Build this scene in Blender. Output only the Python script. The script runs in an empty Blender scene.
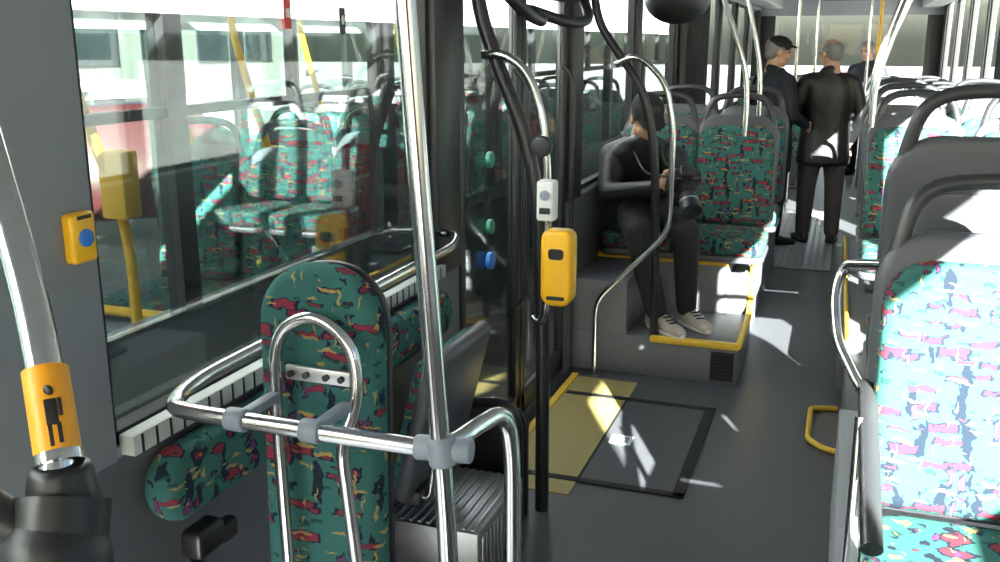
import bpy, bmesh, math, random
from mathutils import Vector, Matrix
random.seed(4)
SC=bpy.context.scene
V=Vector
# ---------------------------------------------------------------- materials
def mat(name,col,rough=.5,metal=0,var=.12,scale=20,bump=0,bscale=60,spec=.5,coat=0):
    m=bpy.data.materials.new(name); m.use_nodes=True; nt=m.node_tree; n=nt.nodes; L=nt.links
    b=n['Principled BSDF']
    b.inputs['Roughness'].default_value=rough; b.inputs['Metallic'].default_value=metal
    b.inputs['Specular IOR Level'].default_value=spec; b.inputs['Coat Weight'].default_value=coat
    tc=n.new('ShaderNodeTexCoord'); no=n.new('ShaderNodeTexNoise'); no.inputs['Scale'].default_value=scale; no.inputs['Detail'].default_value=4
    L.new(tc.outputs['Object'],no.inputs['Vector'])
    mx=n.new('ShaderNodeMix'); mx.data_type='RGBA'
    mx.inputs['A'].default_value=(*[c*(1-var) for c in col],1); mx.inputs['B'].default_value=(*[min(1,c*(1+var)) for c in col],1)
    L.new(no.outputs['Fac'],mx.inputs['Factor']); L.new(mx.outputs['Result'],b.inputs['Base Color'])
    if bump:
        n2=n.new('ShaderNodeTexNoise'); n2.inputs['Scale'].default_value=bscale; n2.inputs['Detail'].default_value=5
        L.new(tc.outputs['Object'],n2.inputs['Vector'])
        bp=n.new('ShaderNodeBump'); bp.inputs['Strength'].default_value=bump; bp.inputs['Distance'].default_value=.01
        L.new(n2.outputs['Fac'],bp.inputs['Height']); L.new(bp.outputs['Normal'],b.inputs['Normal'])
    return m
def fabric(name,base,c2,c3,c4,c5):
    m=bpy.data.materials.new(name); m.use_nodes=True; nt=m.node_tree; n=nt.nodes; L=nt.links
    b=n['Principled BSDF']; b.inputs['Roughness'].default_value=.9; b.inputs['Specular IOR Level'].default_value=.2
    tc=n.new('ShaderNodeTexCoord')
    nz=n.new('ShaderNodeTexNoise'); nz.inputs['Scale'].default_value=45; nz.inputs['Detail'].default_value=2
    L.new(tc.outputs['Object'],nz.inputs['Vector'])
    sc=n.new('ShaderNodeVectorMath'); sc.operation='MULTIPLY_ADD'; sc.inputs[1].default_value=(.024,.024,.024)
    L.new(nz.outputs['Color'],sc.inputs[0]); L.new(tc.outputs['Object'],sc.inputs[2])
    def layer(rot,scl,size,ths,off,metric='MANHATTAN'):
        mp=n.new('ShaderNodeMapping'); mp.inputs['Rotation'].default_value=rot; mp.inputs['Scale'].default_value=scl; mp.inputs['Location'].default_value=off
        L.new(sc.outputs[0],mp.inputs['Vector'])
        v=n.new('ShaderNodeTexVoronoi'); v.distance=metric; v.inputs['Scale'].default_value=size; v.inputs['Randomness'].default_value=.95
        L.new(mp.outputs[0],v.inputs['Vector'])
        o=[]
        for t in ths:
            r=n.new('ShaderNodeMath'); r.operation='LESS_THAN'; r.inputs[1].default_value=t; L.new(v.outputs['Distance'],r.inputs[0]); o.append(r.outputs[0])
        return o
    def mix(a,bc,f):
        x=n.new('ShaderNodeMix'); x.data_type='RGBA'; L.new(f,x.inputs['Factor'])
        if isinstance(a,tuple): x.inputs['A'].default_value=a
        else: L.new(a,x.inputs['A'])
        x.inputs['B'].default_value=(*bc,1); return x.outputs['Result']
    c=mix((*base,1),[k*.5 for k in base],layer((.3,.9,.3),(1,1,3),16,(.30,),(3,1,2))[0])
    c=mix(c,c4,layer((.2,.5,.3),(3.4,3,1),7.5,(.42,),(1,5,2))[0])
    A=layer((.1,.75,.2),(1,1.2,3.2),8.5,(.36,.45),(0,0,0))
    c=mix(c,c4,A[1]); c=mix(c,c2,A[0])
    A=layer((.1,-.75,.2),(1,1.2,4.5),8,(.31,.37),(5,3,9))
    c=mix(c,c4,A[1]); c=mix(c,c2,A[0])
    B=layer((.4,-.5,.1),(3.2,1.2,1),8,(.24,.30),(4,2,7))
    c=mix(c,c4,B[1]); c=mix(c,c5,B[0])
    c=mix(c,c3,layer((.1,1.1,.2),(1,1.4,5.5),11,(.32,),(6,3,1))[0])
    c=mix(c,c3,layer((.2,-.3,.5),(5.5,1.4,1),12,(.22,),(2,8,5))[0])
    wv=n.new('ShaderNodeTexNoise'); wv.inputs['Scale'].default_value=350; L.new(tc.outputs['Object'],wv.inputs['Vector'])
    bp=n.new('ShaderNodeBump'); bp.inputs['Strength'].default_value=.25; bp.inputs['Distance'].default_value=.004
    L.new(wv.outputs['Fac'],bp.inputs['Height']); L.new(bp.outputs['Normal'],b.inputs['Normal'])
    L.new(c,b.inputs['Base Color']); return m
def glassmat(name,tint,refl=.08,k=.3):
    m=bpy.data.materials.new(name); m.use_nodes=True; nt=m.node_tree; n=nt.nodes; L=nt.links
    for x in list(n): n.remove(x)
    o=n.new('ShaderNodeOutputMaterial'); t=n.new('ShaderNodeBsdfTransparent'); t.inputs[0].default_value=(*tint,1)
    g=n.new('ShaderNodeBsdfGlossy'); g.inputs['Roughness'].default_value=.02
    fr=n.new('ShaderNodeLayerWeight'); fr.inputs[0].default_value=.35
    mu=n.new('ShaderNodeMath'); mu.operation='MULTIPLY_ADD'; mu.inputs[1].default_value=k; mu.inputs[2].default_value=refl
    L.new(fr.outputs['Fresnel'],mu.inputs[0])
    s=n.new('ShaderNodeMixShader'); L.new(mu.outputs[0],s.inputs[0]); L.new(t.outputs[0],s.inputs[1]); L.new(g.outputs[0],s.inputs[2]); L.new(s.outputs[0],o.inputs[0])
    return m
M_fab=fabric('seat_fabric',(.035,.125,.115),(.21,.028,.05),(.32,.23,.09),(.012,.02,.035),(.12,.04,.12))
M_fab2=fabric('seat_fabric_maroon',(.15,.028,.04),(.05,.10,.10),(.28,.18,.08),(.03,.02,.03),(.1,.03,.06))
M_floor=mat('vinyl_floor',(.080,.083,.094),.42,0,.25,180)
M_wall=mat('wall_laminate',(.095,.10,.115),.5,0,.1,30)
M_pod=mat('podium_laminate',(.13,.135,.15),.5,0,.1,30)
M_grey=mat('grey_panel',(.22,.23,.25),.5,0,.06,12)
M_lgrey=mat('light_grey_panel',(.34,.36,.39),.45,0,.06,12)
M_dark=mat('black_plastic',(.012,.012,.014),.42,0,.2,40)
M_rub=mat('rubber',(.01,.01,.011),.7)
M_shell=mat('seat_shell_plastic',(.075,.078,.09),.38,0,.1,30)
M_handle=mat('grab_handle_plastic',(.03,.031,.035),.33)
M_chrome=mat('brushed_steel',(.60,.59,.58),.18,1,.05,60)
M_alu=mat('aluminium',(.50,.51,.52),.38,1,.08,80,)
M_sill=mat('sill_strip_aluminium',(.42,.45,.44),.4,0,.1,40)
M_clamp=mat('clamp_plastic',(.22,.25,.30),.4)
M_blackm=mat('black_painted_tube',(.016,.016,.02),.28)
M_yel=mat('yellow_plastic',(.86,.45,.01),.4,0,.04)
M_org=mat('orange_sleeve',(.88,.36,.01),.4,0,.05)
M_yline=mat('yellow_edge_strip',(.72,.46,.04),.5,0,.15,60)
M_yfloor=mat('yellow_vinyl',(.36,.29,.11),.5,0,.2,120)
M_white=mat('white_plastic',(.75,.76,.76),.4)
M_ceil=mat('ceiling_laminate',(.40,.41,.42),.5)
M_blue=mat('blue_plastic',(.02,.16,.6),.35)
M_green=mat('green_plastic',(.03,.22,.14),.35)
M_red=mat('red_sticker',(.6,.05,.04),.5)
M_plate=mat('chequer_plate',(.42,.43,.45),.35,.7,.25,90,.4,90)
M_glass=glassmat('window_glass',(.92,.96,.95),.03,.24)
M_glass2=glassmat('parked_bus_glass',(.88,.95,.93),.02,.2)
M_buspaint=mat('bus_paint_dark',(.03,.045,.05),.25,0,.1,5,coat=.5)
M_buswhite=mat('bus_paint_white',(.70,.71,.72),.3)
M_conc=mat('concrete_paving',(.16,.158,.155),.8,0,.15,3,.3,40)
M_carred=mat('car_paint_maroon',(.055,.008,.010),.25,0,.05,5,coat=.6)
M_carwin=mat('car_window_dark',(.02,.025,.03),.1)
M_bldg=mat('facade_render',(.15,.145,.135),.8)
M_skin=mat('skin',(.50,.28,.19),.5,0,.08,25)
M_hairg=mat('grey_hair',(.20,.19,.18),.7,0,.3,120,.6,150)
M_hairb=mat('dark_hair',(.035,.025,.02),.6,0,.3,120,.6,150)
M_cap=mat('black_cap_cloth',(.012,.012,.014),.85,0,.2,80,.3,200)
M_jblk=mat('black_leather_jacket',(.009,.009,.011),.5,0,.2,10,.7,14)
M_jnavy=mat('navy_coat',(.010,.012,.020),.75,0,.2,10,.6,14)
M_troug=mat('grey_trousers',(.065,.06,.062),.85,0,.15,10,.5,14)
M_troub=mat('black_trousers',(.011,.011,.013),.85,0,.15,10,.5,14)
M_cam=mat('camera_body_plastic',(.022,.022,.024),.35)
M_shoe=mat('black_shoe',(.012,.011,.011),.35)
M_sneak=mat('light_sneaker',(.48,.42,.36),.6)
M_eye=mat('eye_dark',(.02,.015,.012),.2)
M_lip=mat('lips',(.38,.13,.11),.5)
# ---------------------------------------------------------------- mesh builder
def rr(w,h,r,rb=None,n=6):
    if rb is None: rb=r
    pts=[]
    for cx,cy,rad,a0 in ((w/2,h/2,r,0),(-w/2,h/2,r,90),(-w/2,-h/2,rb,180),(w/2,-h/2,rb,270)):
        sx=1 if cx>0 else -1; sy=1 if cy>0 else -1
        for i in range(n+1):
            a=math.radians(a0+90*i/n)
            pts.append((cx-sx*rad+rad*math.cos(a),cy-sy*rad+rad*math.sin(a)))
    return pts
def fillet(pts,rad,n=6):
    pts=[V(p) for p in pts]
    if rad<=0 or len(pts)<3: return pts
    o=[pts[0]]
    for i in range(1,len(pts)-1):
        p=pts[i]; a=pts[i-1]-p; b=pts[i+1]-p
        ra=min(rad,a.length*.49); rb=min(rad,b.length*.49)
        A=p+a.normalized()*ra; Bq=p+b.normalized()*rb
        for k in range(n+1):
            t=k/n; o.append(A*(1-t)**2+p*2*t*(1-t)+Bq*t*t)
    o.append(pts[-1]); return o
class Obj:
    def __init__(s): s.bm=bmesh.new(); s.mats=[]
    def _merge(s,tb,m,M=None):
        if m not in s.mats: s.mats.append(m)
        k=s.mats.index(m)
        if M is not None: bmesh.ops.transform(tb,matrix=M,verts=tb.verts)
        bmesh.ops.recalc_face_normals(tb,faces=tb.faces)
        for f in tb.faces: f.material_index=k; f.smooth=True
        me=bpy.data.meshes.new('t'); tb.to_mesh(me); tb.free(); s.bm.from_mesh(me); bpy.data.meshes.remove(me)
    def box(s,c,size,m,bev=0,seg=2,R=None):
        tb=bmesh.new(); bmesh.ops.create_cube(tb,size=1); bmesh.ops.scale(tb,vec=size,verts=tb.verts)
        if bev: bmesh.ops.bevel(tb,geom=tb.edges[:],offset=bev,segments=seg,profile=.5,affect='EDGES')
        M=Matrix.Translation(c)
        if R is not None: M=M@R.to_4x4()
        s._merge(tb,m,M); return s
    def bx(s,x0,x1,y0,y1,z0,z1,m,bev=0):
        return s.box(((x0+x1)/2,(y0+y1)/2,(z0+z1)/2),(abs(x1-x0),abs(y1-y0),abs(z1-z0)),m,bev)
    def tube(s,pts,r,m,fil=.06,seg=14,closed=False):
        pts=fillet(pts,fil)
        q=[pts[0]]
        for p in pts[1:]:
            if (p-q[-1]).length>1e-4: q.append(p)
        pts=q; tb=bmesh.new(); rings=[]; 
        t0=(pts[1]-pts[0]).normalized(); nrm=t0.orthogonal().normalized()
        for i,p in enumerate(pts):
            if i==0: t=t0
            elif i==len(pts)-1: t=(pts[i]-pts[i-1]).normalized()
            else: t=((pts[i+1]-p).normalized()+(p-pts[i-1]).normalized()).normalized()
            nrm=(nrm-t*nrm.dot(t)).normalized(); bn=t.cross(nrm)
            rad=r(i/(len(pts)-1)) if callable(r) else r
            rings.append([tb.verts.new(p+nrm*rad*math.cos(2*math.pi*k/seg)+bn*rad*math.sin(2*math.pi*k/seg)) for k in range(seg)])
        for a,b in zip(rings,rings[1:]):
            for k in range(seg): tb.faces.new((a[k],a[(k+1)%seg],b[(k+1)%seg],b[k]))
        tb.faces.new(rings[0][::-1]); tb.faces.new(rings[-1]); s._merge(tb,m); return s
    def cyl(s,p0,p1,r,m,r1=None,seg=28,bev=0):
        p0=V(p0);p1=V(p1); d=p1-p0; tb=bmesh.new()
        bmesh.ops.create_cone(tb,cap_ends=True,segments=seg,radius1=r,radius2=r if r1 is None else r1,depth=d.length)
        if bev:
            ed=[e for e in tb.edges if abs(e.verts[0].co.z-e.verts[1].co.z)<1e-5]
            bmesh.ops.bevel(tb,geom=ed,offset=bev,segments=3,profile=.5,affect='EDGES')
        s._merge(tb,m,Matrix.Translation((p0+p1)/2)@d.to_track_quat('Z','Y').to_matrix().to_4x4()); return s
    def sph(s,c,r,m,R=None,u=24,v=16):
        tb=bmesh.new(); bmesh.ops.create_uvsphere(tb,u_segments=u,v_segments=v,radius=1)
        if not hasattr(r,'__len__'): r=(r,r,r)
        bmesh.ops.scale(tb,vec=r,verts=tb.verts)
        M=Matrix.Translation(c)
        if R is not None: M=M@R.to_4x4()
        s._merge(tb,m,M); return s
    def slab(s,outline,th,m,M,bev=0,seg=3):
        tb=bmesh.new(); vs=[tb.verts.new((x,y,-th/2)) for x,y in outline]; f=tb.faces.new(vs)
        r=bmesh.ops.extrude_face_region(tb,geom=[f]); nv=[g for g in r['geom'] if isinstance(g,bmesh.types.BMVert)]
        bmesh.ops.translate(tb,vec=(0,0,th),verts=nv)
        if bev:
            ed=[e for e in tb.edges if abs(e.verts[0].co.z-e.verts[1].co.z)<1e-6]
            bmesh.ops.bevel(tb,geom=ed,offset=bev,segments=seg,profile=.5,affect='EDGES')
        s._merge(tb,m,M); return s
    def mesh(s,name):
        me=bpy.data.meshes.new(name); s.bm.to_mesh(me); s.bm.free()
        for m in s.mats: me.materials.append(m)
        me.set_sharp_from_angle(angle=math.radians(38)); return me
    def done(s,name,loc=(0,0,0),rz=0,parent=None):
        return place(s.mesh(name),name,loc,rz,parent)
def place(me,name,loc=(0,0,0),rz=0,parent=None):
    o=bpy.data.objects.new(name,me); SC.collection.objects.link(o); o.location=loc; o.rotation_euler=(0,0,rz)
    if parent: o.parent=parent
    return o
def empty(name,loc=(0,0,0)):
    e=bpy.data.objects.new(name,None); SC.collection.objects.link(e); e.empty_display_size=.1; return e
MX=lambda *r: Matrix((r[0],r[1],r[2])).transposed().to_4x4()   # columns
def frameXZ(c,tilt=0):
    return Matrix.Translation(c)@Matrix.Rotation(tilt,4,'X')@MX((1,0,0),(0,0,1),(0,-1,0))
def frameYZ(c):
    return Matrix.Translation(c)@MX((0,1,0),(0,0,1),(1,0,0))
# ---------------------------------------------------------------- room shell
XL,XR=-1.2,1.15
YF,YB=-2.6,14.2
ZC=2.16
o=Obj(); o.bx(XL-.06,XR+.06,YF,YB,-.08,0,M_floor)
o.done('floor')
o=Obj(); o.bx(XL-.06,XR+.06,YF,YB,ZC,ZC+.03,M_ceil)
for xs in (-1,1):
    cx=(-1.02 if xs<0 else .97)
    o.bx(cx-.12,cx+.12,6.2,YB,2.04,ZC,M_ceil,.02)
for yy in range(7,14,2):
    o.bx(-.35,.3,yy,yy+.12,2.1,ZC,M_dark)
o.done('ceiling')
ZS,ZT=.88,2.02
winL=[(a,b,ZS) for a,b in [(-1.6,.85),(1.27,2.74),(4.52,5.78),(5.9,7.2),(8.45,9.7),(9.82,11.1),(11.22,12.5),(12.6,13.8)]]
def wall(name,x,out,wins,door=None,ZT=ZT):
    o=Obj(); xo=x+out*.06
    segs=sorted([w[:2] for w in wins]+([door] if door else []))
    cur=YF
    for a,b in ([door] if door else [])+[(YB,YB)]:
        o.bx(x,xo,cur,a,0,ZS-.02,M_wall); cur=b
    o.bx(x,xo,YF,YB,ZT,ZC,M_lgrey)
    if door: o.bx(x,xo,door[0],door[1],ZT-.08,ZT,M_dark)
    cur=YF
    for a,b in segs+[(YB,YB)]:
        if a-cur>.01:
            near = cur<1.25 and out<0
            o.bx(x-out*.012,xo,cur,a,ZS-.02,ZT,M_grey if near else M_dark,.006)
        cur=b
    for a,b,zs in wins:
        if zs>ZS: o.bx(x-out*.01,xo,a,b,ZS-.02,zs,M_lgrey)
        for (y0,y1,z0,z1) in ((a,a+.025,zs,ZT),(b-.025,b,zs,ZT),(a,b,zs,zs+.025),(a,b,ZT-.025,ZT)):
            o.bx(x+out*.01,xo-out*.01,y0,y1,z0,z1,M_rub)
        o.bx(x,xo,a,b,zs-.02,zs,M_lgrey)
    return o.done(name)
DOOR=(2.94,4.32)
wall('wall_left',XL,-1,winL,DOOR)
ZTR=2.12
winR=[(-.42,1.35,1.40),(1.45,2.9,1.15),(3.0,4.2,ZS),(4.3,5.6,ZS),(5.7,7.2,ZS),(8.45,9.7,ZS),(9.82,11.1,ZS),(11.22,12.5,ZS),(12.6,13.8,ZS)]  # near openings out of view, sills and heights shaped to steer sun patches
wall('wall_right',XR,1,winR,None,ZTR)
k=1
for x,ws,zt in ((XL-.035,winL,ZT),(XR+.035,winR,ZTR)):
    for a,b,zs in ws:
        o=Obj(); o.bx(x-.003,x+.003,a+.02,b-.02,zs+.02,zt-.02,M_glass); o.done('window_%d'%k); k+=1
o=Obj(); o.bx(XL,XR,YB,YB+.06,0,1.05,M_wall); o.bx(XL,XR,YB,YB+.06,1.95,ZC,M_lgrey); o.bx(XL,XL+.2,YB,YB+.06,1.05,1.95,M_dark); o.bx(XR-.2,XR,YB,YB+.06,1.05,1.95,M_dark)
o.done('wall_rear')
o=Obj(); o.bx(XL+.2,XR-.2,YB+.02,YB+.03,1.05,1.95,M_glass); o.done('window_%d'%k); k+=1
o=Obj(); o.bx(XL,XR,YF-.06,YF,0,.8,M_wall); o.bx(XL,XR,YF-.06,YF,2.1,ZC,M_dark); o.bx(XL,XL+.1,YF-.06,YF,.8,2.1,M_dark); o.bx(XR-.1,XR,YF-.06,YF,.8,2.1,M_dark)
o.done('wall_front')
o=Obj(); o.bx(XL+.1,XR-.1,YF-.035,YF-.03,.8,2.1,M_glass); o.done('window_%d'%k)
for n_,x,sg in (('trim_1',XL,1),('trim_2',XR,-1)):
    o=Obj()
    for i in range(9):
        y=7.28+i*.125
        o.box((x+sg*.045,y,1.03),(.09,.09,2.0),M_rub,.03,3)
    o.done(n_)
o=Obj(); o.bx(XL-.005,XL+.03,1.29,2.76,.862,.902,M_sill,.004)
for i in range(36):
    y=1.31+i*.04
    o.bx(XL+.029,XL+.032,y,y+.005,.864,.90,M_dark)
o.done('trim_3')
o=Obj()
o.bx(-1.15,-.83,3.06,4.3,0,.004,M_yfloor)
o.bx(-.83,-.46,3.2,4.06,0,.004,M_floor)
for a in ((-1.12,-.43,3.17,3.205),(-1.12,-.43,4.05,4.085)): o.bx(a[0],a[1],a[2],a[3],.002,.008,M_rub,.002)
o.bx(-.475,-.43,3.17,4.085,.002,.008,M_rub,.002)
o.bx(-.835,-.825,3.2,4.06,.003,.006,M_rub)
o.bx(-1.16,-1.13,2.95,4.32,0,.012,M_yline)
o.done('wheelchair_ramp')
o=Obj(); o.bx(-.80,-.71,3.56,3.65,.004,.006,M_white); o.bx(-.785,-.725,3.575,3.635,.006,.0065,M_clamp); o.box((-.755,3.605,.007),(.02,.03,.001),M_white); o.done('floor_sticker')
o=Obj(); o.bx(-.62,.0,7.05,9.6,0,.012,M_plate,.003)
for i in range(12):
    for j in range(34):
        o.box((-.6+i*.05,7.1+j*.073,.0135),(.03,.008,.004),M_plate,0,2,Matrix.Rotation(.7 if (i+j)%2 else -.7,3,'Z'))
o.done('floor_turntable_plate')
# ---------------------------------------------------------------- left steps / podium
o=Obj()
o.bx(XL+.002,-.38,4.42,5.0,0,.205,M_pod,.008); o.bx(XL+.002,-.92,4.42,4.97,.2,.47,M_pod,.008)
o.bx(XL+.002,-.50,4.95,7.15,.0,.49,M_pod,.008); o.bx(-.52,-.40,4.98,7.15,0,.40,M_pod,.01)
o.bx(XL+.002,-.50,4.935,4.955,.465,.495,M_yline,.003)
o.bx(-.80,-.375,4.41,4.44,.18,.212,M_yline,.003)
o.tube([(-.38,4.42,.2),(-.38,4.95,.21),(-.39,5.15,.46),(-.45,6.1,.485),(-.46,7.1,.49)],.016,M_yline,.12)
for i in range(7): o.bx(-.50,-.40,4.408,4.416,.03+i*.018,.04+i*.018,M_rub)
o.bx(-.505,-.395,4.412,4.42,.02,.165,M_dark)
o.done('seat_podium')
o=Obj()
o.bx(.07,XR-.002,1.1,2.42,0,.2,M_lgrey,.008); o.bx(.07,XR-.002,2.42,3.3,0,.37,M_lgrey,.008); o.bx(.10,XR-.002,3.3,4.5,0,.2,M_pod,.008); 
o.bx(.07,XR-.002,4.5,7.1,0,.24,M_pod,.01)
o.tube([(.1,4.5,.25),(.085,7.1,.25)],.012,M_yline,0)
o.done('seat_podium')
o=Obj(); o.tube([(.08,4.25,.012),(-.03,4.22,.012),(-.03,3.86,.012),(.03,3.78,.012),(.09,3.76,.012)],.012,M_yline,.03); o.done('floor_edge_strip')
# ---------------------------------------------------------------- seats
def seat_mesh(leg,fab=M_fab,w=.44):
    o=Obj(); t=math.radians(-7)
    M=Matrix.Translation((0,-.235,-.045))
    o.slab(rr(w-.01,.45,.09,.05),.09,fab,M,.03,4)
    o.slab(rr(w,.45,.09,.05),.035,M_shell,Matrix.Translation((0,-.235,-.105)),.012)
    Hf=.54
    M=frameXZ((0,.03,.27),t)
    o.slab(rr(w-.02,Hf,.10,.05),.07,fab,M,.03,4)
    M=frameXZ((0,.075,.285),t)
    o.slab(rr(w+.01,Hf+.08,.12,.06),.045,M_shell,M,.018,3)
    o.slab(rr(w-.10,Hf-.12,.09,.06),.012,M_shell,frameXZ((0,.103,.25),t),.005)
    zt=.70; a=w/2-.03
    yy=lambda z:.07+z*.123-.03
    pts=[(-a-.01,yy(.42),.42),(-a+.005,yy(.56),.56),(-a+.04,yy(zt),zt-.015),(0,yy(zt),zt+.005),(a-.04,yy(zt),zt-.015),(a-.005,yy(.56),.56),(a+.01,yy(.42),.42)]
    o.tube(pts,.0175,M_handle,.07)
    if leg>.03:
        o.box((0,-.18,-.12-leg/2),(.10,.16,leg),M_shell,.01)
        o.box((0,-.18,-.115-leg+.01),(.3,.3,.02),M_shell,.005)
    return o.mesh('bus_seat')
me=seat_mesh(.62-.2-.125)
for x in (.32,.80): place(me,'bus_seat',(x,2.06,.62))
me=seat_mesh(.79-.37-.125)
for x in (.335,.815): place(me,'bus_seat',(x,2.62,.79),math.pi)
me=seat_mesh(.66-.24-.125)
for y in (5.0,5.85,6.7):
    for x in (.34,.82): place(me,'bus_seat',(x,y,.66))
me=seat_mesh(0)
for y in (5.35,6.25):
    for x in (-.965,-.545): place(me,'bus_seat',(x,y,.615))
me=seat_mesh(.5-.125)
for y in (9.6,10.5,11.4,12.3):
    for x in (-.95,-.5,.45,.9):
        if x<0 and y<11: continue
        place(me,'bus_seat',(x,y,.5))
o=Obj()
o.tube([(.13,2.12,.80),(.085,2.12,.86),(.03,2.24,.93),(.015,2.31,1.02),(.03,2.34,1.09),(.11,2.22,1.12)],.0125,M_chrome,.04)
o.tube([(.10,2.13,.865),(.10,2.05,.85),(.115,1.72,.69)],.021,M_handle,.05)
o.tube([(.085,2.0,.84),(.085,1.93,.6),(.085,1.9,.2)],.011,M_chrome,.05)
o.slab(rr(.5,.45,.1,.02),.015,M_lgrey,frameYZ((.088,1.95,.42)),.004)
o.cyl((.085,1.9,.62),(.115,1.9,.62),.022,M_handle)
o.done('seat_armrest')
# ---------------------------------------------------------------- wheelchair bay
o=Obj()
M=frameXZ((-.855,1.43,.79),math.radians(-2))
o.slab(rr(.245,.86,.115,.06),.055,M_fab,M,.022,4)
o.slab(rr(.235,.85,.11,.06),.02,M_dark,frameXZ((-.855,1.468,.79),math.radians(-2)),.006)
o.tube([(-.885,1.36,.0),(-.905,1.36,.8),(-.915,1.37,1.05),(-.90,1.375,1.115),(-.835,1.38,1.145),(-.765,1.375,1.105),(-.748,1.37,1.04),(-.752,1.36,.98),(-.765,1.33,.93),(-.75,1.36,.6),(-.74,1.36,0)],.0115,M_chrome,.04)
o.box((-.835,1.385,1.03),(.13,.012,.028),M_alu,.004)
for dx in (-.05,-.02,.02,.05): o.cyl((-.835+dx,1.382,1.03),(-.835+dx,1.372,1.03),.006,M_dark)
o.done('wheelchair_backrest')
o=Obj()
RZ=1.0
o.tube([(-1.19,2.75,RZ+.01),(-1.12,2.72,RZ+.01),(-1.08,2.6,RZ),(-1.075,1.36,RZ),(-1.04,1.235,RZ),(-.98,1.225,RZ),(-.56,1.225,RZ)],.0145,M_chrome,.07)
o.tube([(-.56,1.225,RZ),(-.525,1.25,RZ),(-.51,1.33,RZ+.005),(-.495,1.41,RZ),(-.485,1.42,.93),(-.475,1.42,.0)],.0145,M_chrome,.05)
for x in (-.895,-.755):
    o.cyl((x-.018,1.225,RZ),(x+.018,1.225,RZ),.0195,M_clamp,bev=.004)
    o.box((x,1.285,RZ),(.022,.11,.018),M_clamp,.005)
o.done('wheelchair_bay_rail')
o=Obj()
o.tube([(-.515,1.225,0),(-.520,1.225,.82),(-.546,1.225,1.2),(-.578,1.23,1.66),(-.60,1.23,ZC)],.0155,M_chrome,.2)
o.cyl((-.527,1.225,RZ-.022),(-.533,1.225,RZ+.022),.023,M_clamp,bev=.005)
o.cyl((-.575,1.225,RZ),(-.485,1.235,RZ+.002),.0195,M_clamp,bev=.005)
o.cyl((-.515,1.225,0),(-.515,1.225,.03),.04,M_clamp,bev=.005)
o.done('handrail_pole')
o=Obj()
o.slab(rr(1.40,.15,.072),.07,M_fab,frameYZ((-1.155,2.01,.775)),.03,4)
o.done('wall_backrest_cushion')
o=Obj()
R=Matrix.Rotation(math.radians(14),3,'Y')
o.box((-1.02,2.38,.57),(.05,.42,.44),M_shell,.02,3,R)
o.box((-1.055,2.38,.57),(.04,.38,.40),M_fab,.015,3,R)
o.box((-1.1,2.38,.36),(.16,.36,.05),M_dark,.01)
o.tube([(-1.17,2.22,.4),(-1.0,2.22,.36),(-.98,2.22,.5)],.012,M_chrome,.03)
o.done('tip_up_seat')
o=Obj()
o.bx(-1.18,-.88,2.28,2.68,0,.24,M_alu,.006)
for i in range(12): o.bx(-.878,-.872,2.30+i*.031,2.315+i*.031,.02,.22,M_alu,.002); 
for i in range(10): o.bx(-1.16+i*.028,-1.148+i*.028,2.29,2.67,.24,.247,M_alu,.002)
o.done('ribbed_heater_box')
o=Obj()
o.box((-1.13,1.41,.645),(.05,.085,.06),M_dark,.012,3); o.box((-1.12,1.47,.635),(.03,.05,.045),M_rub,.01,2)
o.box((-1.15,1.41,.45),(.006,.045,.40),M_dark,.001); o.tube([(-1.19,1.47,.60),(-1.14,1.49,.62),(-1.12,1.45,.63)],.008,M_dark,.03)
o.done('seat_belt_buckle')
o=Obj(); o.box((XL+.02,1.225,1.285),(.025,.055,.085),M_yel,.008,3); o.cyl((XL+.03,1.225,1.285),(XL+.038,1.225,1.285),.015,M_blue,bev=.002); o.box((XL+.034,1.225,1.32),(.002,.03,.006),M_dark); o.done('stop_button')
o=Obj()
P=[V((-.655,.60,1.10)),V((-.671,.641,1.207)),V((-.74,.70,1.34)),V((-.833,.757,1.47)),V((-.93,.80,1.7)),V((-.97,.82,ZC))]
o.tube(P,.0175,M_chrome,.1,20)
d=(P[2]-P[1]).normalized()
o.tube([P[1]+d*.012,P[1]+d*.10],.0215,M_org,0,20)
o.cyl(P[1]+d*.006,P[1]+d*.016,.0225,M_chrome)
nn=V((.71,-.68,.2)); nn=(nn-d*nn.dot(d)).normalized(); sd=d.cross(nn)
Rp=MX(sd,nn,d).to_3x3(); q=nn*.0205
for s_,h_,sz in ((0,.052,(.011,.003,.026)),(-.003,.030,(.004,.003,.022)),(.005,.031,(.004,.003,.020)),(.008,.056,(.004,.003,.018))):
    o.box(P[1]+d*h_+q+sd*s_,sz,M_dark,.001,2,Rp)
o.sph(P[1]+d*.073+q,(.0055,.0035,.0055),M_dark)
o.cyl(P[1]+V((0,0,-.035)),P[1]+d*.006,.036,M_dark,.028,bev=.006)
o.tube([P[1]+V((0,0,-.03)),P[0],V((-.64,.60,1.0)),V((-.63,.6,.6)),V((-.63,.6,0))],lambda t:.044-.018*t,M_dark,.08,20)
o.sph((-.664,.615,1.125),(.052,.05,.055),M_dark)
o.tube([(-.665,.615,1.13),(-.71,.60,1.175),(-.76,.59,1.20),(-.90,.60,1.20),(-1.19,.62,1.18)],.021,M_dark,.06,16)
o.tube([(-.665,.615,1.11),(-.72,.585,1.13),(-.80,.58,1.10),(-.85,.58,.9),(-.86,.58,0)],.021,M_dark,.06,16)
o.tube([(-.66,.62,1.12),(-.615,.66,1.07),(-.59,.69,.98),(-.58,.70,.5),(-.58,.70,0)],.022,M_dark,.05,16)
o.cyl((-.64,.565,1.125),(-.655,.60,1.125),.009,M_alu,bev=.003)
o.done('handrail_pole')
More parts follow.
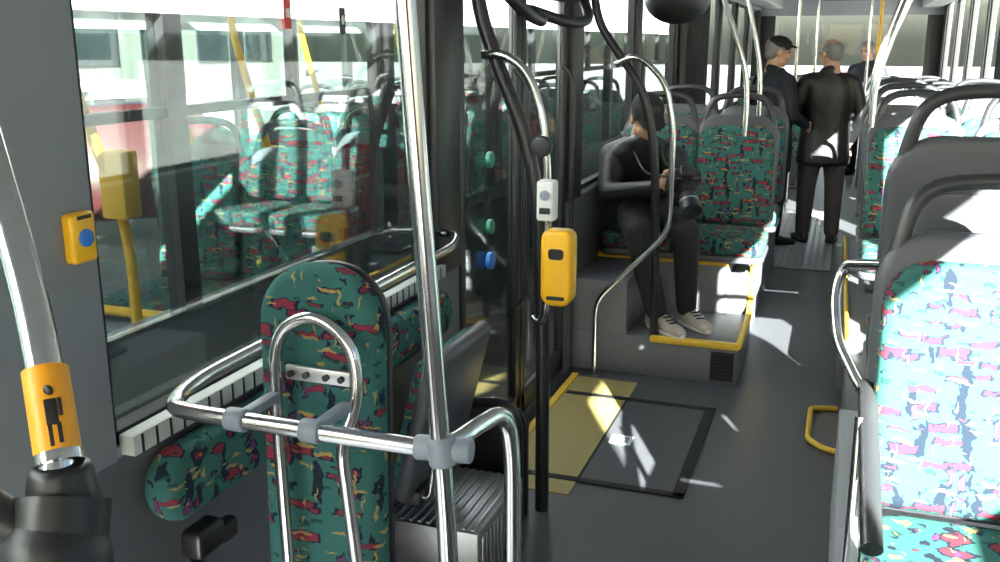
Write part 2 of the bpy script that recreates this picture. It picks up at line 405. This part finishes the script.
# ---------------------------------------------------------------- door
door=empty('door_1')
def leaf(y0,y1,nm):
    o=Obj(); x0,x1=XL-.045,XL-.005
    f=.055
    for a in ((y0,y0+f,.03,1.93),(y1-f,y1,.03,1.93),(y0,y1,.03,.14),(y0,y1,1.85,1.93)): o.bx(x0,x1,a[0],a[1],a[2],a[3],M_dark,.008)
    o.bx(XL-.03,XL-.024,y0+f,y1-f,.14,1.85,M_glass)
    o.tube([(XL+.0,y1-.10,.55),(XL+.05,y1-.10,.6),(XL+.05,y1-.10,1.45),(XL,y1-.10,1.5)],.011,M_blackm,.04)
    o.done(nm,parent=door)
leaf(2.97,3.63,'leaf_1'); leaf(3.64,4.30,'leaf_2')
o=Obj(); 
for z,m,r in ((1.18,M_green,.03),(.93,M_green,.028),(.80,M_blue,.033)): o.cyl((XL+.0,3.28,z),(XL-.02,3.28,z),r,m,bev=.004)
o.bx(XL-.02,XL+.09,2.96,4.32,1.77,2.1,M_dark,.01)
o.tube([(XL+.08,3.05,1.80),(XL+.16,3.2,1.69),(XL+.14,3.45,1.67),(XL+.02,3.62,1.72)],.022,M_dark,.08)
o.tube([(XL+.08,4.2,1.80),(XL+.16,4.05,1.69),(XL+.14,3.82,1.67),(XL+.02,3.66,1.72)],.022,M_dark,.08)
o.done('door_mechanism',parent=door)
o=Obj()
o.tube([(-1.14,2.95,ZC),(-1.14,2.95,1.74),(-1.06,2.95,1.52),(-.96,2.95,1.30),(-.915,2.95,1.05),(-.895,2.94,.6),(-.89,2.93,0)],.024,M_blackm,.15)
o.done('door_stanchion')
o=Obj()
o.tube([(-1.12,4.42,ZC),(-1.12,4.42,1.72),(-1.0,4.42,1.55),(-.88,4.42,1.40),(-.82,4.43,1.15),(-.80,4.44,.8),(-.79,4.46,.2)],.020,M_blackm,.15)
o.done('door_stanchion')
o=Obj()
o.slab(rr(.25,.40,.06,.01),.025,M_dark,frameXZ((-1.045,2.86,.20)),.006)
o.tube([(-1.17,2.82,.40),(-1.0,2.82,.43),(-.945,2.82,.38),(-.94,2.82,0)],.020,M_blackm,.06)
o.done('modesty_panel')
o=Obj()
o.tube([(-1.06,4.36,0),(-1.06,4.36,.38),(-.74,4.35,.72),(-.72,4.35,.80),(-.72,4.35,1.22),(-.76,4.35,1.42),(-.86,4.35,1.52),(-.92,4.35,1.54),(-1.0,4.38,1.5)],.0135,M_chrome,.07)
o.done('grab_rail')
o=Obj()
o.tube([(-1.10,2.92,1.56),(-1.02,2.9,1.565),(-.94,2.9,1.51),(-.895,2.9,1.38),(-.875,2.9,1.2),(-.872,2.9,.74),(-.90,2.92,.68),(-.93,2.94,.70)],.014,M_chrome,.06)
o.done('grab_rail')
o=Obj()
M=frameXZ((-.825,2.875,.895))
o.slab(rr(.105,.25,.03,.04),.075,M_yel,M,.014,3)
o.slab(rr(.05,.035,.012),.004,M_dark,frameXZ((-.825,2.836,.945)),.001)
o.slab(rr(.06,.012,.005),.01,M_dark,frameXZ((-.825,2.838,.80)),.001)
o.box((-.865,2.89,.895),(.03,.05,.16),M_dark,.006)
o.done('ticket_validator')
o=Obj()
o.box((-.868,2.88,1.11),(.06,.055,.13),M_white,.01,3); o.cyl((-.868,2.853,1.13),(-.868,2.845,1.13),.016,M_clamp,bev=.002); o.box((-.868,2.85,1.08),(.035,.006,.02),M_dark,.002)
o.done('stop_request_box')
o=Obj(); o.cyl((-.89,2.9,1.28),(-.89,2.87,1.28),.034,M_dark,bev=.008); o.done('round_mirror')
o=Obj(); o.sph((-.77,4.6,1.80),(.155,.13,.12),M_dark); o.cyl((-.77,4.6,1.88),(-.77,4.6,ZC),.02,M_dark); o.done('dome_mirror')
o=Obj(); o.bx(XL-.03,XL-.028,1.965,1.995,1.63,1.695,M_red); o.bx(XL-.0275,XL-.027,1.972,1.988,1.655,1.675,M_white); o.done('window_sticker')
o=Obj(); o.bx(XL-.03,XL-.028,2.225,2.255,1.62,1.685,M_dark); o.sph((XL-.027,2.24,1.655),(.001,.008,.012),M_white); o.done('window_sticker')
for (x0,x1,y,zl) in ((-.50,-.66,5.38,1.1),(-.50,-.60,6.2,1.1),(.13,.25,4.98,1.2),(.15,.3,5.85,1.2),(.16,.28,6.7,1.2)):
    o=Obj(); s=1 if x1>x0 else -1
    o.tube([(x0+.0*s,y,zl),(x0,y,1.40),(x0+.4*(x1-x0),y,1.60),(x1,y,1.84),(x1+.05*s,y,2.05),(x1+.06*s,y,ZC)],.0155,M_chrome,.15); o.done('handrail_pole')
for x,y in ((-.45,9.4),(.25,9.6),(.2,11.5),(-.35,11.5)):
    o=Obj(); o.tube([(x,y,0),(x,y,ZC)],.016,M_yel if x>.22 else M_chrome,0); o.done('handrail_pole')
# ---------------------------------------------------------------- parked bus outside
pb=empty('parked_bus')
X0,X1=-1.85,-4.3
def sidewall(x,th,wins,nm,door=()):
    o=Obj()
    cur=-2
    for a,b in list(door)+[(12,12)]:
        o.bx(x,x-th,cur,a,-.05,.80,M_buspaint); cur=b
    for a,b in door:
        o.bx(x-.03,x-.034,a,b,0,.8,M_glass2); o.bx(x-.01,x-th+.01,(a+b)/2-.02,(a+b)/2+.02,0,1.68,M_dark)
    o.bx(x,x-th,-2,12,1.68,2.45,M_buswhite)
    cur=-2
    for a,b in wins+[(12,12)]:
        if a>cur: o.bx(x,x-th,cur,a,.8,1.68,M_dark)
        cur=b
    for a,b in wins:
        m=(a+b)/2
        if nm=='side_near':
            o.bx(x-.01,x-th+.01,a,b,1.385,1.415,M_dark)
            o.bx(x-.01,x-th+.01,m-.015,m+.015,1.40,1.68,M_dark)
        o.bx(x-.03,x-.034,a,b,.8,1.68,M_glass2)
    o.done(nm,parent=pb)
pw=[(-.5,.9),(1.0,2.32),(2.40,3.68),(3.82,5.1),(5.22,6.5),(6.62,7.9),(8.0,9.3),(9.4,10.8)]
pf=[(-.5,.9),(1.0,2.4),(2.5,4.2),(4.3,6.2),(6.3,7.9),(8.0,9.3),(9.4,10.8)]
sidewall(X0,.06,pw,'side_near'); sidewall(X1,.06,pf,'side_far',[(4.3,6.2)])
o=Obj(); o.bx(X0-.06,X1,-2,12,-.05,.02,M_floor)
for a,b in ((-2,-.2),(1.0,1.3),(2.5,2.7),(3.9,4.1),(5.3,5.5),(6.7,6.9),(8.1,12)): o.bx(X0,X1-.06,a,b,2.4,2.48,M_buswhite)
o.bx(X0,-2.15,-2,12,2.4,2.48,M_buswhite); o.bx(-3.6,X1-.06,-2,12,2.4,2.48,M_buswhite)
o.bx(-2.15,-3.6,-.2,8.1,2.43,2.435,M_glass2)  # roof glazing added so the sun reaches the parked bus seats
o.bx(X0,X1,-2.05,-2,-.05,.9,M_buspaint); o.bx(X0,X1,12,12.05,-.05,.9,M_buspaint)
for y in (.5,8.0):
    for x in (X0-.12,X1+.12):
        o.cyl((x-.13,y,-.02),(x+.13,y,-.02),.45,M_rub,bev=.03)
o.done('body',parent=pb)
mg=seat_mesh(.34); mm=seat_mesh(.34,M_fab2)
i=0
for y in (3.5,4.3,5.1,5.9,6.7,7.5,8.3,9.1):
    for j,x in enumerate((-2.25,-2.7,-3.55,-4.0)):
        if x<-3 and y<6.2: continue
        m=mm if (i in (1,4) and x>-3) or (x<-3 and i%2) else mg
        place(m,'seat_%d_%d'%(i,j),(x,y,.56),0,pb)
    i+=1
o=Obj()
for x,y in ((-2.2,2.50),(-2.6,4.0),(-3.2,4.2),(-3.2,5.6),(-2.6,5.8),(-3.2,7.0)):
    o.tube([(x,y,0),(x,y,1.0),(x-.05,y-.08,1.35),(x-.12,y-.12,1.7),(x-.12,y-.12,2.4)],.018,M_yel,.15)
for y in (2.75,4.1): o.tube([(-1.98,y,.62),(-2.9,y,.62)],.018,M_yel,0)
o.box((-2.2,2.48,1.15),(.1,.08,.22),M_yel,.01); o.box((-2.6,4.0,1.0),(.1,.08,.22),M_yel,.01)
o.done('interior_poles',parent=pb)
o=Obj(); o.box((0,10,-.47),(160,160,.1),M_conc); o.done('ground')
def car(loc,rz,paint):
    o=Obj()
    prof=[(-2.1,.25),(-2.15,.55),(-2.05,.85),(-1.55,.95),(-.95,1.38),(.55,1.42),(1.2,.98),(1.95,.85),(2.12,.6),(2.1,.25)]
    tb=bmesh.new(); L=[tb.verts.new((x,-.85,z)) for x,z in prof]; f=tb.faces.new(L)
    r=bmesh.ops.extrude_face_region(tb,geom=[f]); bmesh.ops.translate(tb,vec=(0,1.7,0),verts=[g for g in r['geom'] if isinstance(g,bmesh.types.BMVert)])
    for v in tb.verts:
        if v.co.z>1.2: v.co.y*=.76
    bmesh.ops.bevel(tb,geom=tb.edges[:],offset=.06,segments=3,profile=.5,affect='EDGES'); o._merge(tb,paint)
    for sy in (-1,1):
        for pl in ([(-1.35,.98),(-.92,1.3),(-.25,1.34),(-.25,.98)],[(-.18,.98),(-.18,1.34),(.5,1.34),(1.0,.98)]):
            tb=bmesh.new(); tb.faces.new([tb.verts.new((x,sy*(.862-(z-.95)*.5),z)) for x,z in pl]); o._merge(tb,M_carwin)
        for wx in (-1.35,1.3):
            o.cyl((wx,sy*.72,.32),(wx,sy*.88,.32),.32,M_rub,bev=.03); o.cyl((wx,sy*.87,.32),(wx,sy*.895,.32),.2,M_alu)
        o.box((2.05,sy*.62,.68),(.12,.3,.12),M_white,.02); o.box((-2.1,sy*.62,.75),(.1,.28,.14),M_red,.02)
    o.done('parked_car',loc,rz)
car((-7.3,8.4,-.42),.75,M_carred); car((-11,12.5,-.42),1.2,M_buswhite); car((-10.5,6.0,-.42),1.3,M_alu)
o=Obj(); o.bx(-32,-30,-10,50,-.42,6,M_bldg)
for i in range(14):
    for z in (.6,3.2): o.bx(-30.05,-29.9,-8+i*4,-5.6+i*4,z,z+1.6,M_carwin)
o.done('depot_building')
# ---------------------------------------------------------------- people
def limb(bm,pts,rad,n=14):
    for p,r in zip(pts,rad):
        bmesh.ops.create_uvsphere(bm,u_segments=n,v_segments=10,radius=r,matrix=Matrix.Translation(p))
    for a,b,ra,rb in zip(pts,pts[1:],rad,rad[1:]):
        a=V(a);b=V(b);d=b-a
        bmesh.ops.create_cone(bm,cap_ends=True,segments=n,radius1=ra,radius2=rb,depth=d.length,matrix=Matrix.Translation((a+b)/2)@d.to_track_quat('Z','Y').to_matrix().to_4x4())
def ell(bm,c,r,R=None,u=20,v=14):
    M=Matrix.Translation(c)
    if R is not None: M=M@R.to_4x4()
    bmesh.ops.create_uvsphere(bm,u_segments=u,v_segments=v,radius=1,matrix=M@Matrix.Diagonal((*r,1)))
def loft(bm,rings,n=24):
    rs=[]
    for c,ax,ay in rings:
        rs.append([bm.verts.new(V(c)+V(ax)*math.cos(2*math.pi*k/n)+V(ay)*math.sin(2*math.pi*k/n)) for k in range(n)])
    for a,b in zip(rs,rs[1:]):
        for k in range(n): bm.faces.new((a[k],a[(k+1)%n],b[(k+1)%n],b[k]))
    bm.faces.new(rs[0][::-1]); bm.faces.new(rs[-1])
def organic(name,bm,vox,m,parent,it=5,M=None):
    if M is not None: bmesh.ops.transform(bm,matrix=M,verts=bm.verts)
    bmesh.ops.recalc_face_normals(bm,faces=bm.faces)
    me=bpy.data.meshes.new(name); bm.to_mesh(me); bm.free()
    t=bpy.data.objects.new('tmp',me); SC.collection.objects.link(t)
    r=t.modifiers.new('r','REMESH'); r.mode='VOXEL'; r.voxel_size=vox; r.use_smooth_shade=True
    if it:
        s=t.modifiers.new('s','SMOOTH'); s.factor=.5; s.iterations=it
    dg=bpy.context.evaluated_depsgraph_get(); dg.update()
    m2=bpy.data.meshes.new_from_object(t.evaluated_get(dg)); bpy.data.objects.remove(t)
    m2.name=name; m2.materials.clear(); m2.materials.append(m)
    for p in m2.polygons: p.use_smooth=True
    return place(m2,name,parent=parent)
def head(parent,c,fwd,up,hairm,s=1.0,cap=False,bald=False):
    f=V(fwd).normalized(); u=V(up); u=(u-f*u.dot(f)).normalized(); r=f.cross(u)
    M=Matrix.Translation(c)@MX(r*s,f*s,u*s)
    bm=bmesh.new()
    ell(bm,(0,-.012,.03),(.073,.092,.085)); ell(bm,(0,.02,-.035),(.058,.066,.075)); ell(bm,(0,.045,-.085),(.03,.03,.024))
    limb(bm,[V((0,.088,.02)),V((0,.106,-.018))],[.010,.014],10); ell(bm,(0,.1,-.022),(.018,.012,.010))
    ell(bm,(0,.075,.032),(.05,.018,.012))
    for sx in (-1,1):
        ell(bm,(sx*.075,-.005,-.002),(.010,.020,.034)); ell(bm,(sx*.038,.055,-.025),(.024,.024,.022))
    ell(bm,(0,.078,-.055),(.026,.014,.012))
    limb(bm,[V((0,-.02,-.05)),V((0,-.035,-.15))],[.052,.055])
    organic('head',bm,.006,M_skin,parent,3,M)
    bm=bmesh.new(); 
    ell(bm,(0,-.055,-.01),(.066,.058,.06)); ell(bm,(0,-.027,.030 if bald else .042),(.079,.092,.07 if bald else .088))
    for sx in (-1,1): ell(bm,(sx*.068,.0,.03),(.012,.03,.03))
    if not bald: ell(bm,(0,.03,.095),(.058,.05,.03))
    organic('hair',bm,.007,hairm,parent,2,M)
    if cap:
        bm=bmesh.new(); ell(bm,(0,-.008,.062),(.084,.104,.072)); loft(bm,[((0,.07,.052),(.06,0,0),(0,.03,.0)),((0,.075,.058),(.07,0,0),(0,.085,-.012)),((0,.07,.066),(.06,0,0),(0,.05,0))])
        organic('cap',bm,.006,M_cap,parent,2,M)
    o=Obj()
    for sx in (-1,1): o.sph((sx*.03,.079,.012),(.011,.009,.006),M_eye); o.box((sx*.031,.088,.03),(.028,.008,.005),hairm,.002)
    o.sph((0,.091,-.056),(.022,.005,.005),M_lip)
    me=o.mesh('face'); me.transform(M); place(me,'face_features',parent=parent)
def hand(parent,w,d,side,curl=.5,name='hand',s=1.0):
    d=V(d).normalized(); side=V(side); side=(side-d*side.dot(d)).normalized(); nrm=d.cross(side)
    bm=bmesh.new(); w=V(w)
    limb(bm,[w-d*.02,w+d*.02],[.024,.026])
    loft(bm,[(w+d*.0,side*.026,nrm*.017),(w+d*.04*s,side*.040,nrm*.016),(w+d*.085*s,side*.040,nrm*.013)])
    for i,(o_,l) in enumerate(((.029,.072),(.010,.082),(-.010,.076),(-.029,.060))):
        p=w+d*.08*s+side*o_; dd=d.copy(); pts=[p]
        for k_,fr in enumerate((.45,.32,.26)):
            dd=(Matrix.Rotation(curl*(.7+.25*k_),3,side)@dd); p=p+dd*l*fr*s; pts.append(p)
        limb(bm,pts,[.0095,.0088,.008,.0068],10)
    p=w+d*.03+side*.03
    t1=p+(side*.9+d*.6).normalized()*.035; t2=t1+(side*.25+d*.9).normalized()*.03; t3=t2+(d*.95+nrm*.2).normalized()*.024
    limb(bm,[p,t1,t2,t3],[.014,.0115,.010,.008],10)
    organic(name,bm,.0045,M_skin,parent,2)
def shoe(parent,ank,fd,m,name):
    f=V(fd).normalized(); r=f.cross(V((0,0,1))); a=V(ank); z=V((0,0,1))
    bm=bmesh.new()
    g=a.z-.075
    def ring(t,w,h): c=a+f*t; c=V((c.x,c.y,g+h/2)); return (c,r*w,z*h/2)
    loft(bm,[ring(-.075,.022,.05),ring(-.06,.034,.085),ring(-.02,.038,.10),ring(.04,.040,.085),ring(.10,.046,.06),ring(.16,.042,.05),ring(.195,.024,.032)])
    limb(bm,[a,a+z*.03],[.04,.042]); organic(name,bm,.008,m,parent,3)
    o=Obj()
    pts=[]
    for k_ in range(24):
        t=2*math.pi*k_/24; pts.append((.047*math.sin(t),.062+.142*math.cos(t)))
    o.slab(pts,.018,M_rub if m is M_shoe else M_white,Matrix.Translation((a.x,a.y,g+.009))@MX(r,f,z),.004)
    if m is not M_shoe:
        for t_,h_ in ((.045,.088),(.07,.077),(.095,.067),(.12,.060)): o.box(a+f*t_+V((0,0,g+h_-a.z)),(.05,.008,.006),M_dark,.002,2,MX(r,f,z).to_3x3())
    o.done('sole',parent=parent)
def standing(name,loc,ang,H,jm,tm,hairm,hem=.66,headturn=0,arms=None,stance=.1,lean=0,cap=False,bald=False):
    P=empty(name); k_=H/1.66
    M=Matrix.Translation(loc)@Matrix.Rotation(ang,4,'Z')@Matrix.Diagonal((k_,k_,k_,1))
    R3=Matrix.Rotation(ang,3,'Z')
    bm=bmesh.new()
    rg=[(hem,.215,.15),(hem+.02,.218,.155),(.85,.205,.148),(.97,.19,.135),(1.1,.195,.135),(1.22,.21,.135),(1.31,.205,.12),(1.37,.14,.10),(1.41,.075,.075),(1.43,.062,.065)]
    loft(bm,[((0,-.01+.02*math.sin((z-.6)*3)+lean*(z-.6),z),(w,0,0),(0,dp,0)) for z,w,dp in rg])
    arms=arms or {1:[(.255,-.03,1.06),(.25,.10,.84)],-1:[(-.255,-.03,1.06),(-.25,.10,.84)]}
    for sx in (1,-1):
        e,w=[V(q) for q in arms[sx]]
        limb(bm,[V((sx*.12,0,1.345)),V((sx*.185,-.005,1.32)),V((sx*.215,-.01,1.25)),e,w],[.06,.068,.064,.052,.040])
    limb(bm,[V((-.05,-.03,1.415)),V((0,-.055,1.43)),V((.05,-.03,1.415))],[.03,.032,.03])
    organic('jacket',bm,.013,jm,P,4,M)
    bm=bmesh.new()
    for sx in (1,-1):
        limb(bm,[V((sx*.085,0,.86)),V((sx*.09,0,.76)),V((sx*stance,.02,.48)),V((sx*stance*1.05,0,.10))],[.105,.10,.078,.062])
    ell(bm,(0,0,.88),(.165,.115,.10))
    organic('trousers',bm,.012,tm,P,4,M)
    for sx in (1,-1):
        shoe(P,M@V((sx*stance*1.05,0,.08)),R3@V((sx*.25,1,0)),M_shoe,'shoe')
        e,w=[V(q) for q in arms[sx]]; d=(w-e).normalized()
        hand(P,M@(w+d*.02),R3@d,R3@(V((0,1,.3)) if abs(d.z)>.5 else V((0,0,1))),.45*(-sx))
    hc=M@V((0,.02+lean*.9,1.545)); f=Matrix.Rotation(ang+headturn,3,'Z')@V((0,1,-.12))
    head(P,hc,f,(0,0,1),hairm,k_,cap,bald)
    return P
standing('standing_man',(-.53,7.9,.012),-.9,1.62,M_jnavy,M_troub,M_hairg,.60,-.35,{1:[(.26,.0,1.07),(.17,.2,.98)],-1:[(-.255,-.03,1.06),(-.25,.08,.84)]},cap=True)
standing('standing_man',(-.13,8.05,.012),.15,1.61,M_jblk,M_troug,M_hairg,.66,.6,{1:[(.27,-.03,1.06),(.23,.10,.86)],-1:[(-.27,.0,1.07),(-.17,.20,1.0)]},.11,0,False,True)
standing('standing_man',(.22,12.6,0),2.6,1.6,M_jnavy,M_troub,M_hairg,.66,0)
# seated photographer, leaning over the camera in his hands
P=empty('seated_photographer')
bm=bmesh.new()
fw=V((.22,-1,0)).normalized(); rt=V((1,.22,0)).normalized()
sp=[((-.97,5.13,.63),.165,.125),((-.97,5.11,.72),.17,.13),((-.97,5.06,.84),.168,.13),((-.975,5.00,.95),.18,.13),((-.97,4.94,1.04),.175,.115),((-.96,4.89,1.10),.115,.09),((-.95,4.86,1.14),.062,.062)]
loft(bm,[(c,rt*w,fw*d) for c,w,d in sp])
limb(bm,[V((-1.06,4.95,1.06)),V((-1.135,4.93,1.02)),V((-1.12,4.82,.83)),V((-.84,4.66,.90))],[.06,.068,.060,.042])
limb(bm,[V((-.88,4.92,1.06)),V((-.80,4.91,1.02)),V((-.745,4.86,.83)),V((-.71,4.72,.87))],[.06,.068,.060,.044])
organic('jacket',bm,.012,M_jblk,P,4)
bm=bmesh.new()
limb(bm,[V((-1.03,5.08,.70)),V((-.98,4.82,.705)),V((-.90,4.56,.68)),V((-.85,4.55,.48)),V((-.795,4.54,.30))],[.10,.088,.068,.062,.052])
limb(bm,[V((-.90,5.08,.70)),V((-.80,4.86,.71)),V((-.68,4.62,.70)),V((-.675,4.66,.48)),V((-.67,4.68,.30))],[.10,.088,.068,.062,.052])
ell(bm,(-.965,5.1,.69),(.15,.13,.09))
organic('trousers',bm,.012,M_troub,P,4)
shoe(P,(-.79,4.55,.285),(.35,-.30,0),M_sneak,'shoe'); shoe(P,(-.665,4.69,.285),(.45,-.5,0),M_sneak,'shoe')
head(P,V((-.935,4.82,1.225)),V((.55,-.9,-.85)),V((.1,-.4,1)),M_hairb,.98,True)
Cc=V((-.70,4.60,.95))
hand(P,Cc+V((-.13,.05,-.03)),(1,-.25,.15),(0,-.2,1),.5)
hand(P,Cc+V((.01,.10,-.10)),(-.05,-.75,.55),(-1,-.1,.2),.55)
o=Obj()
R=Matrix.Rotation(.45,3,'Z')@Matrix.Rotation(.75,3,'X')
o.box(Cc,(.16,.065,.11),M_cam,.014,3,R); o.box(Cc+R@V((0,.0,.063)),(.065,.06,.045),M_cam,.012,3,R); o.box(Cc+R@V((-.070,-.02,0)),(.034,.06,.105),M_rub,.012,3,R)
l=R@V((0,-1,0))
o.cyl(Cc+l*.02,Cc+l*.13,.044,M_cam,bev=.004); o.cyl(Cc+l*.13,Cc+l*.19,.046,M_cam,.057); o.cyl(Cc+l*.125,Cc+l*.134,.0475,M_alu); o.cyl(Cc+l*.187,Cc+l*.1915,.048,M_carwin); o.cyl(Cc+l*.06,Cc+l*.09,.047,M_rub)
o.tube([Cc+R@V((-.07,0,.03)),V((-.92,4.74,.96)),V((-1.02,4.85,1.09)),V((-.98,4.97,1.13)),V((-.89,4.90,1.13)),V((-.82,4.76,1.0)),Cc+R@V((.07,0,.03))],.006,M_dark,.06,8)
o.done('camera',parent=P)
# ---------------------------------------------------------------- light
w=bpy.data.worlds.new('sky'); SC.world=w; w.use_nodes=True; nt=w.node_tree
bg=nt.nodes['Background']; sk=nt.nodes.new('ShaderNodeTexSky'); sk.sky_type='NISHITA'; sk.sun_disc=False; sk.sun_elevation=math.radians(26); sk.sun_rotation=math.radians(155); sk.air_density=1.0; sk.dust_density=3; sk.ozone_density=.6
nt.links.new(sk.outputs[0],bg.inputs[0]); bg.inputs[1].default_value=.34
s=bpy.data.lights.new('sun','SUN'); s.energy=120; s.angle=.009; s.color=(1,.96,.89); so=bpy.data.objects.new('sun',s); SC.collection.objects.link(so)
so.rotation_euler=V((-1,2,-.96)).to_track_quat('-Z','Y').to_euler()
o=Obj(); 
me_=bpy.data.materials.new('added_fill_glow'); me_.use_nodes=True; b=me_.node_tree.nodes['Principled BSDF']; b.inputs['Emission Color'].default_value=(1,.97,.92,1); b.inputs['Emission Strength'].default_value=4
for x in (-2.05,-3.8): o.bx(x-.08,x+.08,-1.5,11.5,2.36,2.39,me_)  # glowing strips added under the roof to brighten the parked bus interior
o.done('added_fill_strips',parent=pb)
# ---------------------------------------------------------------- camera
cam=bpy.data.cameras.new('camera'); co=bpy.data.objects.new('camera',cam); SC.collection.objects.link(co)
cam.sensor_width=36; cam.lens=950*36/1000; cam.clip_start=.02
a=math.atan(350/980); p=math.atan(239/950)
f=V((-math.sin(a)*math.cos(p),math.cos(a)*math.cos(p),-math.sin(p))); r=V((math.cos(a),math.sin(a),0)); u=r.cross(f)
co.matrix_world=Matrix.Translation((0,0,1.6))@MX(r,u,-f)
SC.camera=co
SC.view_settings.view_transform='Standard'; SC.view_settings.exposure=0.0
